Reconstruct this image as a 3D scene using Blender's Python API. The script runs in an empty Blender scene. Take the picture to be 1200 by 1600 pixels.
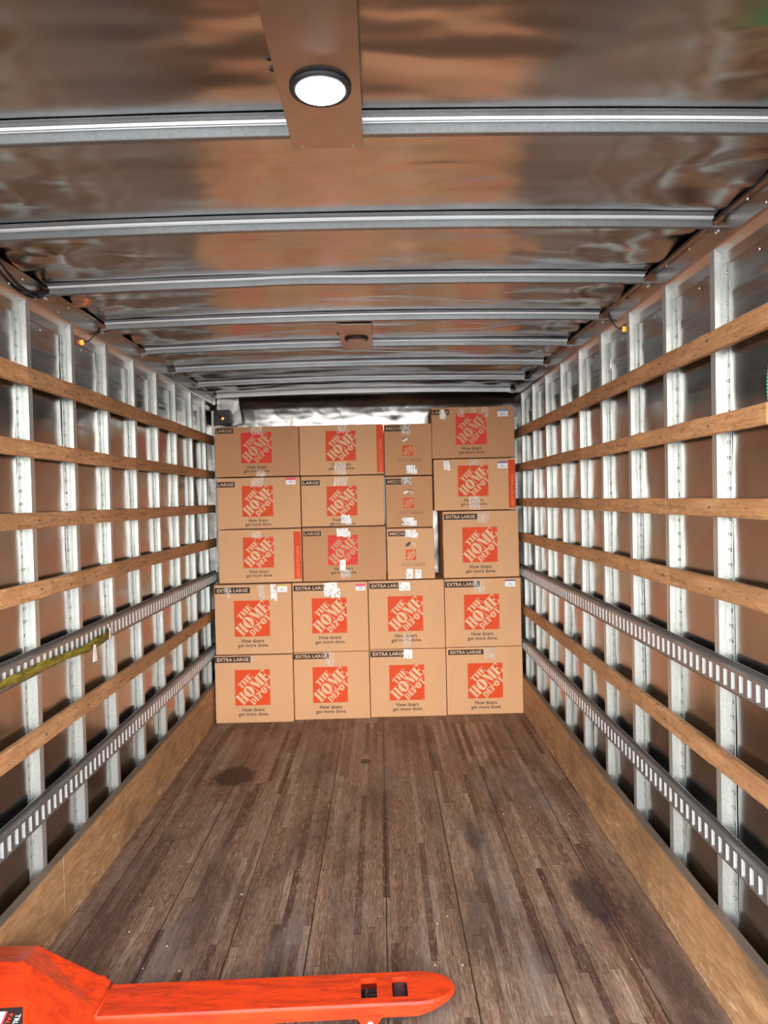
import bpy, bmesh, math, random
from mathutils import Vector, Matrix, noise

C = bpy.context.scene.collection
SC = bpy.context.scene
random.seed(7)
PI = math.pi

# ------------------------------------------------------------------ camera
def look(yaw, pitch, roll):
    cy, sy, cp, sp = math.cos(yaw), math.sin(yaw), math.cos(pitch), math.sin(pitch)
    f = Vector((sy*cp, cy*cp, sp)); r = Vector((cy, -sy, 0)); u = r.cross(f)
    cr, sr = math.cos(roll), math.sin(roll)
    r2 = r*cr + u*sr; u2 = u*cr - r*sr
    m = Matrix((r2, u2, -f)).transposed()
    return m.to_4x4()
cam = bpy.data.cameras.new('camera'); camo = bpy.data.objects.new('camera', cam); C.objects.link(camo)
camo.matrix_world = Matrix.Translation((0.1113, 0, 1.7146)) @ look(0.0059, -0.019, -0.0224)
cam.sensor_fit = 'VERTICAL'; cam.sensor_height = 36.0; cam.lens = 36.0*1121.09/1600
cam.clip_start = 0.02; cam.clip_end = 200
SC.camera = camo

# ------------------------------------------------------------------ world, light, exposure
W = bpy.data.worlds.new('world'); SC.world = W; W.use_nodes = True
wn = W.node_tree; wn.nodes.clear()
wo = wn.nodes.new('ShaderNodeOutputWorld'); wb = wn.nodes.new('ShaderNodeBackground')
wr = wn.nodes.new('ShaderNodeValToRGB'); wt = wn.nodes.new('ShaderNodeTexCoord'); ws = wn.nodes.new('ShaderNodeSeparateXYZ')
wn.links.new(wt.outputs['Generated'], ws.inputs[0]); wn.links.new(ws.outputs['Z'], wr.inputs[0])
wr.color_ramp.elements[0].position = 0.12; wr.color_ramp.elements[0].color = (1.0, 0.975, 0.94, 1)
wr.color_ramp.elements[1].position = 0.62; wr.color_ramp.elements[1].color = (0.26, 0.31, 0.38, 1)
wn.links.new(wr.outputs[0], wb.inputs['Color']); wb.inputs['Strength'].default_value = 13.0
wn.links.new(wb.outputs[0], wo.inputs[0])
LAMP_STRENGTH = 60.0
SC.view_settings.view_transform = 'Standard'; SC.view_settings.look = 'None'
SC.view_settings.gamma = 1.0; SC.view_settings.use_curve_mapping = False
SC.view_settings.exposure = 0.35
SC.cycles.use_denoising = True
SC.cycles.max_bounces = 10; SC.cycles.diffuse_bounces = 5; SC.cycles.glossy_bounces = 6
SC.cycles.sample_clamp_indirect = 8.0

# ------------------------------------------------------------------ material helpers
class N:
    def __init__(s, name):
        s.m = bpy.data.materials.new(name); s.m.use_nodes = True; s.t = s.m.node_tree
        s.b = s.t.nodes['Principled BSDF']; s.o = s.t.nodes['Material Output']
    def n(s, kind, **kw):
        x = s.t.nodes.new(kind)
        for k, v in kw.items(): setattr(x, k, v)
        return x
    def l(s, a, b): s.t.links.new(a, b)
    def val(s, sock, v): s.b.inputs[sock].default_value = v
    def math(s, op, a, b=None, c=None):
        x = s.n('ShaderNodeMath', operation=op)
        for i, v in enumerate((a, b, c)):
            if v is None: continue
            if isinstance(v, (int, float)): x.inputs[i].default_value = v
            else: s.l(v, x.inputs[i])
        return x.outputs[0]
    def coord(s, scale=(1, 1, 1)):
        t = s.n('ShaderNodeTexCoord'); mp = s.n('ShaderNodeMapping'); s.l(t.outputs['Object'], mp.inputs[0])
        mp.inputs['Scale'].default_value = scale
        return mp.outputs[0]
    def noise(s, scale, vec, detail=4, rough=.55, dist=0):
        x = s.n('ShaderNodeTexNoise'); s.l(vec, x.inputs['Vector']); x.inputs['Scale'].default_value = scale
        x.inputs['Detail'].default_value = detail; x.inputs['Roughness'].default_value = rough; x.inputs['Distortion'].default_value = dist
        return x.outputs['Fac']
    def ramp(s, fac, stops):
        x = s.n('ShaderNodeValToRGB'); s.l(fac, x.inputs[0]); cr = x.color_ramp
        while len(cr.elements) < len(stops): cr.elements.new(.5)
        for e, (p, c) in zip(cr.elements, stops): e.position = p; e.color = (*c, 1) if len(c) == 3 else c
        return x.outputs[0]
    def mix(s, f, a, b, mode='MIX'):
        x = s.n('ShaderNodeMix', data_type='RGBA', blend_type=mode)
        for i, v in ((0, f), (6, a), (7, b)):
            if isinstance(v, (int, float)): x.inputs[i].default_value = v
            elif isinstance(v, tuple): x.inputs[i].default_value = (*v, 1)
            else: s.l(v, x.inputs[i])
        return x.outputs[2]
    def bump(s, h, strength, dist=.01):
        x = s.n('ShaderNodeBump'); s.l(h, x.inputs['Height']); x.inputs['Strength'].default_value = strength; x.inputs['Distance'].default_value = dist
        s.l(x.outputs[0], s.b.inputs['Normal'])
    def col(s, c): s.l(c, s.b.inputs['Base Color'])

def srgb(r, g, b):
    f = lambda v: (v/255/12.92) if v/255 <= .04045 else ((v/255+.055)/1.055)**2.4
    return (f(r), f(g), f(b))

def plain(name, col, rough=.6, metal=0., spec=.5):
    a = N(name); a.val('Base Color', (*col, 1)); a.val('Roughness', rough); a.val('Metallic', metal); a.val('Specular IOR Level', spec)
    return a.m

def sheet_metal(name, base, rough, wave, wscale, dirt=.3, vec=(1, 1, 1)):
    a = N(name); co = a.coord(vec); a.val('Metallic', 1.0)
    n1 = a.noise(2.2, co, 4); n2 = a.noise(38, a.coord((1, 1, .15)), 5, .7)
    c = a.mix(a.ramp(n1, [(.35, (0, 0, 0)), (.75, (1, 1, 1))]), base, tuple(v*(1-dirt) for v in base))
    a.col(c)
    r = a.math('MULTIPLY_ADD', n2, .12, rough-.06); a.l(r, a.b.inputs['Roughness'])
    w = a.noise(wscale, co, 2, .4, .3); h = a.math('MULTIPLY_ADD', n2, .004, w)
    a.bump(h, 1.0, wave)
    return a.m

def galvanised(name, base=(.66, .68, .65), rough=.40, metal=.75):
    a = N(name); a.val('Metallic', metal)
    v = a.n('ShaderNodeTexVoronoi'); a.l(a.coord(), v.inputs['Vector']); v.inputs['Scale'].default_value = 120
    n1 = a.noise(6, a.coord((1, 1, .5)), 5, .7)
    f = a.math('MULTIPLY_ADD', v.outputs['Distance'], .35, a.math('MULTIPLY', n1, .8))
    a.col(a.ramp(f, [(.2, base), (.75, tuple(x*.72 for x in base))]))
    a.l(a.math('MULTIPLY_ADD', n1, .25, rough-.12), a.b.inputs['Roughness'])
    a.bump(n1, .15, .004)
    return a.m

M = {}
M['wall'] = sheet_metal('aluminium wall sheet', (.37, .365, .355), .19, .014, 2.6, .15)
M['roof'] = sheet_metal('aluminium roof sheet', (.58, .56, .54), .21, .004, 4.0, .3)
M['front'] = sheet_metal('aluminium front sheet', (.50, .48, .455), .29, .012, 6.0, .2)
def rail_metal():
    a = N('extruded aluminium rail'); a.val('Metallic', 1.0); a.val('Roughness', .27)
    n = a.noise(5, a.coord((1, 1, 1)), 5, .65, .4)
    a.col(a.ramp(n, [(.35, (.50, .475, .46)), (.62, (.42, .39, .375))]))
    return a.m
M['rail'] = rail_metal()
M['galv'] = galvanised('galvanised steel stud')
M['bow'] = galvanised('galvanised roof bow', (.36, .375, .375), .40, .9)
M['etrack'] = galvanised('galvanised track', (.44, .43, .415), .42, .85)
M['slot_lit_edge'] = plain('door-lit slot edge tone', (.66, .68, .67), .45, .3)  # same track steel, lightened to paint door light on the slot edges
M['lip'] = plain('bow lip highlight tone', (.85, .86, .85), .5, .7)  # lighter than the bow steel: a highlight painted on the lips
M['rivet'] = plain('rivet', (.55, .55, .55), .3, 1.)
M['seam'] = plain('dark seam and gap shade', (.05, .05, .05), .7)  # joints and screws; also painted shade round rivets and in bow gaps
M['black'] = plain('black rubber and hole shade', (.012, .012, .013), .5)  # wires and rubber; also the painted dark inside hand holes
M['darkplate'] = plain('dark cover and slot shade', (.05, .05, .05), .5)  # junction box cover; also painted shade behind the track slots

def wood(name, c1, c2, c3, scale=1.0, rough=.55):
    a = N(name); co = a.coord((3.2*scale, .45*scale, 9*scale))
    n1 = a.noise(7, co, 6, .65, .4); n2 = a.noise(2.2, a.coord((1, 1, 1)), 3)
    n3 = a.noise(50, a.coord((1, .3, 1)), 4, .7)
    c = a.ramp(n1, [(.25, c3), (.48, c2), (.75, c1)])
    c = a.mix(a.ramp(n3, [(.57, (0, 0, 0)), (.66, (.9, .9, .9))]), c, tuple(v*.35 for v in c2))
    n4 = a.noise(20, a.coord((1, .7, 1.8)), 8, .8, 1.0)
    c = a.mix(a.ramp(n4, [(.53, (0, 0, 0)), (.64, (.75, .75, .75))]), c, tuple(v*.42 for v in c2))
    c = a.mix(a.ramp(n4, [(.34, (.8, .8, .8)), (.44, (0, 0, 0))]), c, tuple(min(1, v*1.25) for v in c1))
    c = a.mix(a.ramp(n2, [(.45, (0, 0, 0)), (.7, (.55, .55, .55))]), c, tuple(v*.6 for v in c2))
    oi = a.n('ShaderNodeObjectInfo')
    hs = a.n('ShaderNodeHueSaturation'); a.l(c, hs.inputs['Color'])
    a.l(a.math('MULTIPLY_ADD', oi.outputs['Random'], .35, .82), hs.inputs['Value'])
    a.col(hs.outputs[0]); a.val('Roughness', rough); a.bump(n1, .25, .003)
    return a.m
M['slat'] = wood('worn slat wood', srgb(210, 162, 116), srgb(184, 134, 90), srgb(126, 84, 52))

def kick():
    a = N('scuffed plywood'); t = a.n('ShaderNodeTexCoord'); sp = a.n('ShaderNodeSeparateXYZ'); a.l(t.outputs['Object'], sp.inputs[0])
    n1 = a.noise(12, a.coord((4, .6, 3.2)), 7, .75, .5); n2 = a.noise(2.0, a.coord((1, .8, 1.6)), 5, .65)
    n3 = a.noise(16, a.coord((1, .45, 2.6)), 9, .8, 1.0); n4 = a.noise(26, a.coord((1, .3, 3)), 5, .7)
    c = a.ramp(n1, [(.25, srgb(118, 80, 50)), (.5, srgb(166, 124, 84)), (.75, srgb(198, 158, 114))])
    low = a.math('MULTIPLY_ADD', sp.outputs[2], -.45, .07)
    c = a.mix(a.ramp(a.math('ADD', n3, low), [(.57, (0, 0, 0)), (.68, (.8, .8, .8))]), c, srgb(226, 198, 164))
    c = a.mix(a.ramp(n4, [(.60, (0, 0, 0)), (.72, (.8, .8, .8))]), c, srgb(84, 56, 36))
    c = a.mix(a.ramp(n2, [(.50, (0, 0, 0)), (.66, (.65, .65, .65))]), c, srgb(84, 62, 44))
    c = a.mix(a.math('MULTIPLY', a.math('GREATER_THAN', sp.outputs[2], .281), .75), c, srgb(98, 88, 80))
    a.col(c); a.val('Roughness', .6); a.bump(n3, .3, .003)
    return a.m
M['kick'] = kick()

def floor_mat():
    a = N('laminated hardwood truck floor')
    t = a.n('ShaderNodeTexCoord'); sp = a.n('ShaderNodeSeparateXYZ'); a.l(t.outputs['Object'], sp.inputs[0])
    X, Y = sp.outputs[0], sp.outputs[1]
    strip = .0293
    row = a.math('FLOOR', a.math('DIVIDE', X, strip))
    wn1 = a.n('ShaderNodeTexWhiteNoise', noise_dimensions='1D'); a.l(row, wn1.inputs['W'])
    yy = a.math('DIVIDE', a.math('ADD', Y, a.math('MULTIPLY', wn1.outputs['Value'], 7.3)), a.math('MULTIPLY_ADD', wn1.outputs['Value'], .7, .55))
    piece = a.math('FLOOR', yy)
    cb = a.n('ShaderNodeCombineXYZ'); a.l(row, cb.inputs[0]); a.l(piece, cb.inputs[1])
    wn2 = a.n('ShaderNodeTexWhiteNoise', noise_dimensions='2D'); a.l(cb.outputs[0], wn2.inputs['Vector'])
    rnd = wn2.outputs['Value']
    base = a.ramp(rnd, [(0, srgb(92, 56, 44)), (.06, srgb(116, 80, 62)), (.14, srgb(144, 108, 86)), (.5, srgb(170, 133, 107)), (.85, srgb(184, 150, 124)), (1, srgb(202, 172, 146))])
    g = a.noise(10, a.coord((14, .8, 1)), 6, .7, .3)
    c = a.mix(a.ramp(g, [(.3, (.8, .8, .8)), (.6, (0, 0, 0))]), base, tuple(v*.45 for v in srgb(110, 80, 66)))
    brd = a.math('FLOOR', a.math('DIVIDE', a.math('ADD', X, 2.933), .3035))
    wb3 = a.n('ShaderNodeTexWhiteNoise', noise_dimensions='1D'); a.l(brd, wb3.inputs['W'])
    c = a.mix(a.math('MULTIPLY', wb3.outputs['Value'], .35), c, srgb(104, 78, 62))
    fine = a.noise(34, a.coord((5, .6, 1)), 6, .75, .8)
    c = a.mix(a.ramp(fine, [(.50, (0, 0, 0)), (.64, (.55, .55, .55))]), c, srgb(66, 46, 38))
    c = a.mix(a.ramp(fine, [(.36, (.65, .65, .65)), (.46, (0, 0, 0))]), c, srgb(196, 168, 146))
    dirt = a.noise(1.6, a.coord((1.6, .7, 1)), 6, .65, .6)
    c = a.mix(a.ramp(dirt, [(.48, (0, 0, 0)), (.64, (.65, .65, .65))]), c, srgb(74, 58, 52))
    grey = a.noise(2.6, a.coord((2.2, .5, 1)), 5, .6)
    c = a.mix(a.ramp(grey, [(.52, (0, 0, 0)), (.68, (.5, .5, .5))]), c, srgb(154, 140, 130))
    # long board joints every 0.30 m, strip joints, end joints
    fx = a.math('FRACT', a.math('DIVIDE', a.math('ADD', X, 3.085), .3035))
    seam = a.math('LESS_THAN', a.math('ABSOLUTE', a.math('SUBTRACT', fx, .5)), .008)
    fs = a.math('FRACT', a.math('DIVIDE', X, strip)); s2 = a.math('MULTIPLY', a.math('LESS_THAN', fs, .045), .35)
    fe = a.math('FRACT', yy); s3 = a.math('MULTIPLY', a.math('LESS_THAN', fe, .004), .5)
    sm = a.math('MAXIMUM', a.math('MULTIPLY', seam, .9), a.math('MAXIMUM', s2, s3))
    c = a.mix(sm, c, srgb(38, 26, 22))
    # spilled oil stain and scuffs with shapes of their own
    def blob(cx, cy, rx, ry, col, amt, c, edge=.35):
        dx = a.math('DIVIDE', a.math('SUBTRACT', X, cx), rx); dy = a.math('DIVIDE', a.math('SUBTRACT', Y, cy), ry)
        d = a.math('SQRT', a.math('ADD', a.math('MULTIPLY', dx, dx), a.math('MULTIPLY', dy, dy)))
        nn = a.noise(9, a.coord((1, .6, 1)), 4, .7)
        d = a.math('ADD', d, a.math('MULTIPLY_ADD', nn, 1.3, -.65))
        f = a.ramp(d, [(1-edge, (amt,)*3), (1.0+edge*.3, (0, 0, 0))])
        return a.mix(f, c, col)
    c = blob(-.85, 4.45, .16, .19, srgb(52, 32, 24), .85, c)
    c = blob(.98, 3.0, .10, .30, srgb(42, 36, 38), .75, c, .6)
    c = blob(.55, 3.6, .05, .32, srgb(50, 38, 34), .6, c, .6)
    c = blob(1.13, 2.7, .10, .9, srgb(60, 50, 50), .55, c, .7)
    c = blob(-1.05, 3.0, .16, .9, srgb(58, 42, 40), .55, c, .7)
    c = blob(-.02, 4.65, .035, .06, srgb(45, 32, 26), .8, c)
    # screw heads
    v = a.n('ShaderNodeTexVoronoi', feature='F1'); a.l(a.coord((6.6, 3.3, 1)), v.inputs['Vector']); v.inputs['Scale'].default_value = 1; v.inputs['Randomness'].default_value = .35
    c = a.mix(a.math('MULTIPLY', a.math('LESS_THAN', v.outputs['Distance'], .026), .8), c, srgb(165, 145, 130))
    a.col(c)
    a.l(a.math('MULTIPLY_ADD', g, .25, .42), a.b.inputs['Roughness']); a.val('Specular IOR Level', .35)
    a.bump(a.math('SUBTRACT', a.math('MULTIPLY', g, .4), sm), .35, .003)
    return a.m
M['floor'] = floor_mat()

def card(name, c, dark):
    a = N(name); n1 = a.noise(90, a.coord((1, 1, 1)), 3, .6); n2 = a.noise(3, a.coord((2, 1, .6)), 3)
    w = a.n('ShaderNodeTexWave'); a.l(a.coord(), w.inputs['Vector']); w.inputs['Scale'].default_value = 55; w.inputs['Distortion'].default_value = .2
    k = a.mix(a.ramp(n2, [(.3, (0, 0, 0)), (.7, (1, 1, 1))]), c, tuple(v*dark for v in c))
    k = a.mix(a.math('MULTIPLY', n1, .14), k, tuple(v*.6 for v in c))
    a.col(k); a.val('Roughness', .72); a.val('Specular IOR Level', .25)
    a.bump(w.outputs['Fac'], .06, .001)
    return a.m
CARD = srgb(218, 168, 124); CARDR = srgb(200, 148, 106)
M['card'] = card('kraft cardboard', CARD, .95); M['cardr'] = card('darker kraft cardboard', CARDR, .95)
M['logo_or'] = plain('orange ink', srgb(218, 72, 20), .6, spec=.3)
M['logo_red'] = plain('red orange ink', srgb(222, 60, 40), .6, spec=.3)
M['ink'] = plain('black ink', srgb(46, 38, 34), .6, spec=.3)
M['letter'] = plain('bare kraft lettering', srgb(222, 182, 146), .7, spec=.25)
M['letterr'] = plain('bare darker kraft lettering', srgb(206, 160, 122), .7, spec=.25)
M['strip_letter'] = plain('pale orange lettering', srgb(240, 140, 96), .7, spec=.25)
M['paper'] = plain('white paper', (.85, .85, .84), .6)
M['blue'] = plain('blue print', srgb(90, 150, 200), .6); M['pink'] = plain('pink print', srgb(232, 90, 110), .6)
M['purple'] = plain('purple print', srgb(120, 80, 150), .6); M['yellow'] = plain('yellow green print', srgb(205, 200, 90), .6)
def tape():
    a = N('clear packing tape'); a.val('Base Color', (.9, .84, .76, 1)); a.val('Roughness', .18); a.val('Specular IOR Level', .9)
    n = a.noise(60, a.coord((1, 1, .4)), 4, .7, 1.0)
    a.l(a.math('MULTIPLY_ADD', a.ramp(n, [(.48, (0, 0, 0)), (.62, (1, 1, 1))]), .55, .16), a.b.inputs['Alpha'])
    a.bump(n, .8, .004)
    return a.m
M['tape'] = tape()
def crumple():
    a = N('torn white label paper'); n = a.noise(45, a.coord((1, 1, .6)), 3, .6, 1.2)
    a.col(a.ramp(n, [(.36, srgb(150, 140, 135)), (.44, srgb(238, 236, 232)), (.8, srgb(250, 249, 246))])); a.val('Roughness', .5)
    return a.m
M['torn'] = crumple()
def paint():
    a = N('orange jack paint'); n = a.noise(8, a.coord((.8, 4, 4)), 6, .7, .6); n2 = a.noise(30, a.coord((.6, 3, 3)), 5, .7, .8)
    c = a.mix(a.ramp(n, [(.42, (0, 0, 0)), (.62, (.75, .75, .75))]), srgb(236, 66, 20), srgb(176, 44, 20))
    c = a.mix(a.ramp(n2, [(.56, (0, 0, 0)), (.66, (.6, .6, .6))]), c, srgb(112, 40, 26))
    a.col(c); a.val('Roughness', .36); a.val('Coat Weight', .25); a.val('Coat Roughness', .25); a.bump(n2, .1, .002)
    return a.m
M['paint'] = paint()
M['steel'] = plain('worn steel', (.6, .6, .6), .3, 1.)
M['wheel'] = plain('dark polyurethane', (.03, .03, .035), .4)
def webbing():
    a = N('dirty yellow webbing'); n = a.noise(30, a.coord((2, .5, 2)), 5, .7, .5)
    a.col(a.ramp(n, [(.34, srgb(62, 54, 14)), (.5, srgb(122, 106, 24)), (.68, srgb(158, 142, 44))])); a.val('Roughness', .75)
    return a.m
M['web'] = webbing()
def rope():
    a = N('green braided rope'); w = a.n('ShaderNodeTexWave', wave_type='BANDS', bands_direction='Z'); a.l(a.coord(), w.inputs['Vector']); w.inputs['Scale'].default_value = 32; w.inputs['Distortion'].default_value = 1.0
    a.col(a.ramp(w.outputs['Fac'], [(.22, srgb(8, 50, 34)), (.35, srgb(40, 210, 120))])); a.val('Roughness', .5)
    return a.m
M['rope'] = rope()
def emit(name, col, s, base=(.8, .8, .8)):
    a = N(name); a.val('Base Color', (*base, 1)); a.val('Emission Color', (*col, 1)); a.val('Emission Strength', s); return a.m
M['led'] = emit('lit led lens', (.93, .97, 1.0), LAMP_STRENGTH)
M['amber'] = emit('amber marker lens', (1.0, .25, .03), 2.0, (.8, .2, .02))
M['litter'] = plain('pale wood chips', srgb(215, 200, 180), .7)
def concrete():
    a = N('asphalt yard'); n = a.noise(40, a.coord(), 5, .7); a.col(a.ramp(n, [(.3, (.20, .19, .18)), (.7, (.30, .285, .27))])); a.val('Roughness', .85); return a.m
M['yard'] = concrete()

# ------------------------------------------------------------------ geometry helpers
def obj(name, bm, mats, parent=None, smooth=False, recalc=True):
    if recalc: bmesh.ops.recalc_face_normals(bm, faces=bm.faces)
    me = bpy.data.meshes.new(name); bm.to_mesh(me); bm.free()
    for m in (mats if isinstance(mats, (list, tuple)) else [mats]): me.materials.append(m)
    if smooth:
        for p in me.polygons: p.use_smooth = True
    o = bpy.data.objects.new(name, me); C.objects.link(o)
    if parent: o.parent = parent
    return o
def tag(o, label, cat, group=None):
    o['label'] = label; o['category'] = cat
    if group: o['group'] = group
    return o
def thing(name, label, cat, loc=(0, 0, 0), group=None, rz=0):
    o = bpy.data.objects.new(name, None); C.objects.link(o); o.location = loc; o.rotation_euler = (0, 0, rz)
    return tag(o, label, cat, group)
def struct(name, bm, m, smooth=False, recalc=True):
    o = obj(name, bm, m, None, smooth, recalc); o['kind'] = 'structure'; return o
def bx(bm, x0, x1, y0, y1, z0, z1, mi=0, bev=0.):
    v = [bm.verts.new((x, y, z)) for z in (z0, z1) for y in (y0, y1) for x in (x0, x1)]
    F = [(0, 2, 3, 1), (4, 5, 7, 6), (0, 1, 5, 4), (2, 6, 7, 3), (0, 4, 6, 2), (1, 3, 7, 5)]
    fs = [bm.faces.new([v[i] for i in f]) for f in F]
    for f in fs: f.material_index = mi
    if bev > 0:
        es = list({e for f in fs for e in f.edges})
        r = bmesh.ops.bevel(bm, geom=es, offset=bev, segments=2, affect='EDGES', profile=.5)
        for f in r['faces']: f.material_index = mi
def prism(bm, pts, axis, a0, a1, mi=0):
    """polygon pts (2D) extruded along axis from a0 to a1"""
    def P(p, a):
        return {'x': (a, p[0], p[1]), 'y': (p[0], a, p[1]), 'z': (p[0], p[1], a)}[axis]
    A = [bm.verts.new(P(p, a0)) for p in pts]; B = [bm.verts.new(P(p, a1)) for p in pts]
    n = len(pts); fs = [bm.faces.new(A), bm.faces.new(B[::-1])]
    for i in range(n): fs.append(bm.faces.new([A[i], B[i], B[(i+1) % n], A[(i+1) % n]]))
    for f in fs: f.material_index = mi
def tube(bm, pts, r, seg=8, mi=0):
    pts = [Vector(p) for p in pts]; rings = []
    up = Vector((.13, .27, .95)).normalized()
    for i, p in enumerate(pts):
        d = (pts[min(i+1, len(pts)-1)] - pts[max(i-1, 0)]).normalized()
        a = d.cross(up).normalized(); b = d.cross(a)
        rr = r[i] if isinstance(r, (list, tuple)) else r
        rings.append([bm.verts.new(p + (a*math.cos(t) + b*math.sin(t))*rr) for t in [2*PI*k/seg for k in range(seg)]])
    for i in range(len(rings)-1):
        for k in range(seg):
            f = bm.faces.new([rings[i][k], rings[i][(k+1) % seg], rings[i+1][(k+1) % seg], rings[i+1][k]]); f.material_index = mi
    bm.faces.new(rings[0][::-1]).material_index = mi; bm.faces.new(rings[-1]).material_index = mi
def disc_stack(bm, c, prof, seg=28, axis='z', mi=0):
    """lathe of (radius, height) pairs about an axis through c"""
    rings = []
    for r, h in prof:
        ring = []
        for k in range(seg):
            t = 2*PI*k/seg; a, b = r*math.cos(t), r*math.sin(t)
            p = {'z': (a, b, h), 'y': (a, h, b), 'x': (h, a, b)}[axis]
            ring.append(bm.verts.new((c[0]+p[0], c[1]+p[1], c[2]+p[2])))
        rings.append(ring)
    for i in range(len(rings)-1):
        for k in range(seg):
            bm.faces.new([rings[i][k], rings[i][(k+1) % seg], rings[i+1][(k+1) % seg], rings[i+1][k]]).material_index = mi
    bm.faces.new(rings[0][::-1]).material_index = mi; bm.faces.new(rings[-1]).material_index = mi
def dome(bm, c, n, r, mi=0, shade=None):
    """small rivet head at c, bulging along axis vector n"""
    n = Vector(n); a = n.orthogonal().normalized(); b = n.cross(a)
    c = Vector(c); top = bm.verts.new(c + n*r*.55)
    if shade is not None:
        bm.faces.new([bm.verts.new(c + n*.00015 + (a*math.cos(t)*1.0 + b*math.sin(t)*1.0)*r*1.55) for t in [2*PI*k/8 for k in range(8)]]).material_index = shade  # flat dark disc, a painted shade ring round the rivet
    ring = [bm.verts.new(c + (a*math.cos(t) + b*math.sin(t))*r) for t in [2*PI*k/6 for k in range(6)]]
    mid = [bm.verts.new(c + n*r*.42 + (a*math.cos(t) + b*math.sin(t))*r*.6) for t in [2*PI*k/6 for k in range(6)]]
    for k in range(6):
        bm.faces.new([ring[k], ring[(k+1) % 6], mid[(k+1) % 6], mid[k]]).material_index = mi
        bm.faces.new([mid[k], mid[(k+1) % 6], top]).material_index = mi

# ------------------------------------------------------------------ truck body shell
XI, XW, XS, XK = 1.2447, 1.277, 1.2228, 1.2101     # stud face, wall sheet, slat face, kick board face
YB, YF = 0.62, 6.15                                 # door end, front wall
SIDE = {-1: 'left', 1: 'right'}
def wob(x, y, z, s): return noise.noise(Vector((x*s, y*s, z*s)))

bm = bmesh.new(); bx(bm, -1.30, 1.30, YB, YF+.05, -.06, 0); struct('floor', bm, M['floor'])
for s in (-1, 1):
    bm = bmesh.new()                                # corrugation-free sheet, slightly oil-canned
    ny, nz = 200, 300; vs = []
    for i in range(ny+1):
        y = YB + (YF-YB)*i/ny; row = []
        for j in range(nz+1):
            z = 2.64*j/nz
            d = .0035*wob(s*5, y, z*.7, 2.3) + .0015*wob(s*9, y*2, z, 5)
            t = (z-2.36)/.02
            d += .004*math.exp(-t*t) * (1 if abs(((y-2.4)/.4064) % 1 - .5) < .42 else 0) * (.6+.8*wob(s, y, 3, 6))
            bay = ((y-2.4)/.4064) % 1
            for zc, am, sg in ((2.30, .0012, .006), (2.18, .0007, .005), (2.06, .0005, .005), (1.82, .0006, .005), (1.24, .0005, .005)):
                t = (z-zc-.025*wob(s*3, y*2.2, zc*5, 1)-.02*math.sin(bay*PI))/sg
                if abs(t) < 3: d += am*math.exp(-t*t)*math.sin(bay*PI)*(1+wob(y, zc*7, s, 2))
            row.append(bm.verts.new((s*(XW - d), y, z)))
        vs.append(row)
    for i in range(ny):
        for j in range(nz): bm.faces.new([vs[i][j], vs[i+1][j], vs[i+1][j+1], vs[i][j+1]])
    bx(bm, s*1.283, s*1.30, YB, YF+.05, 0, 2.66)
    struct('wall_'+SIDE[s], bm, M['wall'], True)
# front wall, its upper edge curling forward into a cove
bm = bmesh.new(); prof = [(0, 0), (2.355, 0), (2.40, -.003), (2.45, -.011), (2.50, -.024), (2.55, -.052), (2.60, -.11)]
nx = 90; zs = []
for k in range(len(prof)-1):
    (z0, d0), (z1, d1) = prof[k], prof[k+1]; n = 60 if k == 0 else 4
    for i in range(n): zs.append((z0+(z1-z0)*i/n, d0+(d1-d0)*i/n))
zs.append(prof[-1]); vs = []
for i in range(nx+1):
    x = -1.29 + 2.58*i/nx
    vs.append([bm.verts.new((x, YF + d + .005*wob(x*1.2, z*2.0, 3, 3) + .002*wob(x*2, z*5, 8, 4), z)) for z, d in zs])
for i in range(nx):
    for j in range(len(zs)-1): bm.faces.new([vs[i][j], vs[i+1][j], vs[i+1][j+1], vs[i][j+1]])
bx(bm, -1.29, 1.29, YF+.012, YF+.05, 0, 2.66)
for i in range(50):
    for zr in (2.312, 1.60): dome(bm, (-1.24+.0508*i, YF-.006, zr), (0, -1, 0), .005, 1)
struct('wall_front', bm, [M['front'], M['rivet']], True)

# roof sheet: shallow crown, dented between the bows
BOW0, BOWS = 1.741, .6022
CROWN = .020
def crown(x): return CROWN*(1-(x/1.22)**2)
bm = bmesh.new(); nx, ny = 170, 400; vs = []
for i in range(nx+1):
    x = -1.285 + 2.57*i/nx; row = []
    for j in range(ny+1):
        y = YB + (YF-YB)*j/ny
        ph = ((y-BOW0)/BOWS) % 1.0
        pil = math.sin(PI*ph)
        e = min(1, ph/.10, (1-ph)/.10)
        d = .014*wob(x*.7, y*1.5, 1.7, 1.5) + .007*wob(x*.8, y*2.4, 5.7, 3.1) + .0022*wob(x*.9, y*3.4, 9.7, 6) + .0007*wob(x, y*2, 3.1, 14) + .004*wob(x*1.5, y*.9, 22, 3)
        edge = max(0, (abs(x)-.62)/.6)
        d += edge*.028*wob(x*1.7, y*2.4, 14, 3.2)
        row.append(bm.verts.new((x, y, 2.6105 + crown(x) + e*d*pil + .004*pil)))
    vs.append(row)
for i in range(nx):
    for j in range(ny): bm.faces.new([vs[i][j], vs[i][j+1], vs[i+1][j+1], vs[i+1][j]])
bx(bm, -1.30, 1.30, YB, YF+.05, 2.66, 2.675)
struct('ceiling', bm, M['roof'], True)

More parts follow.
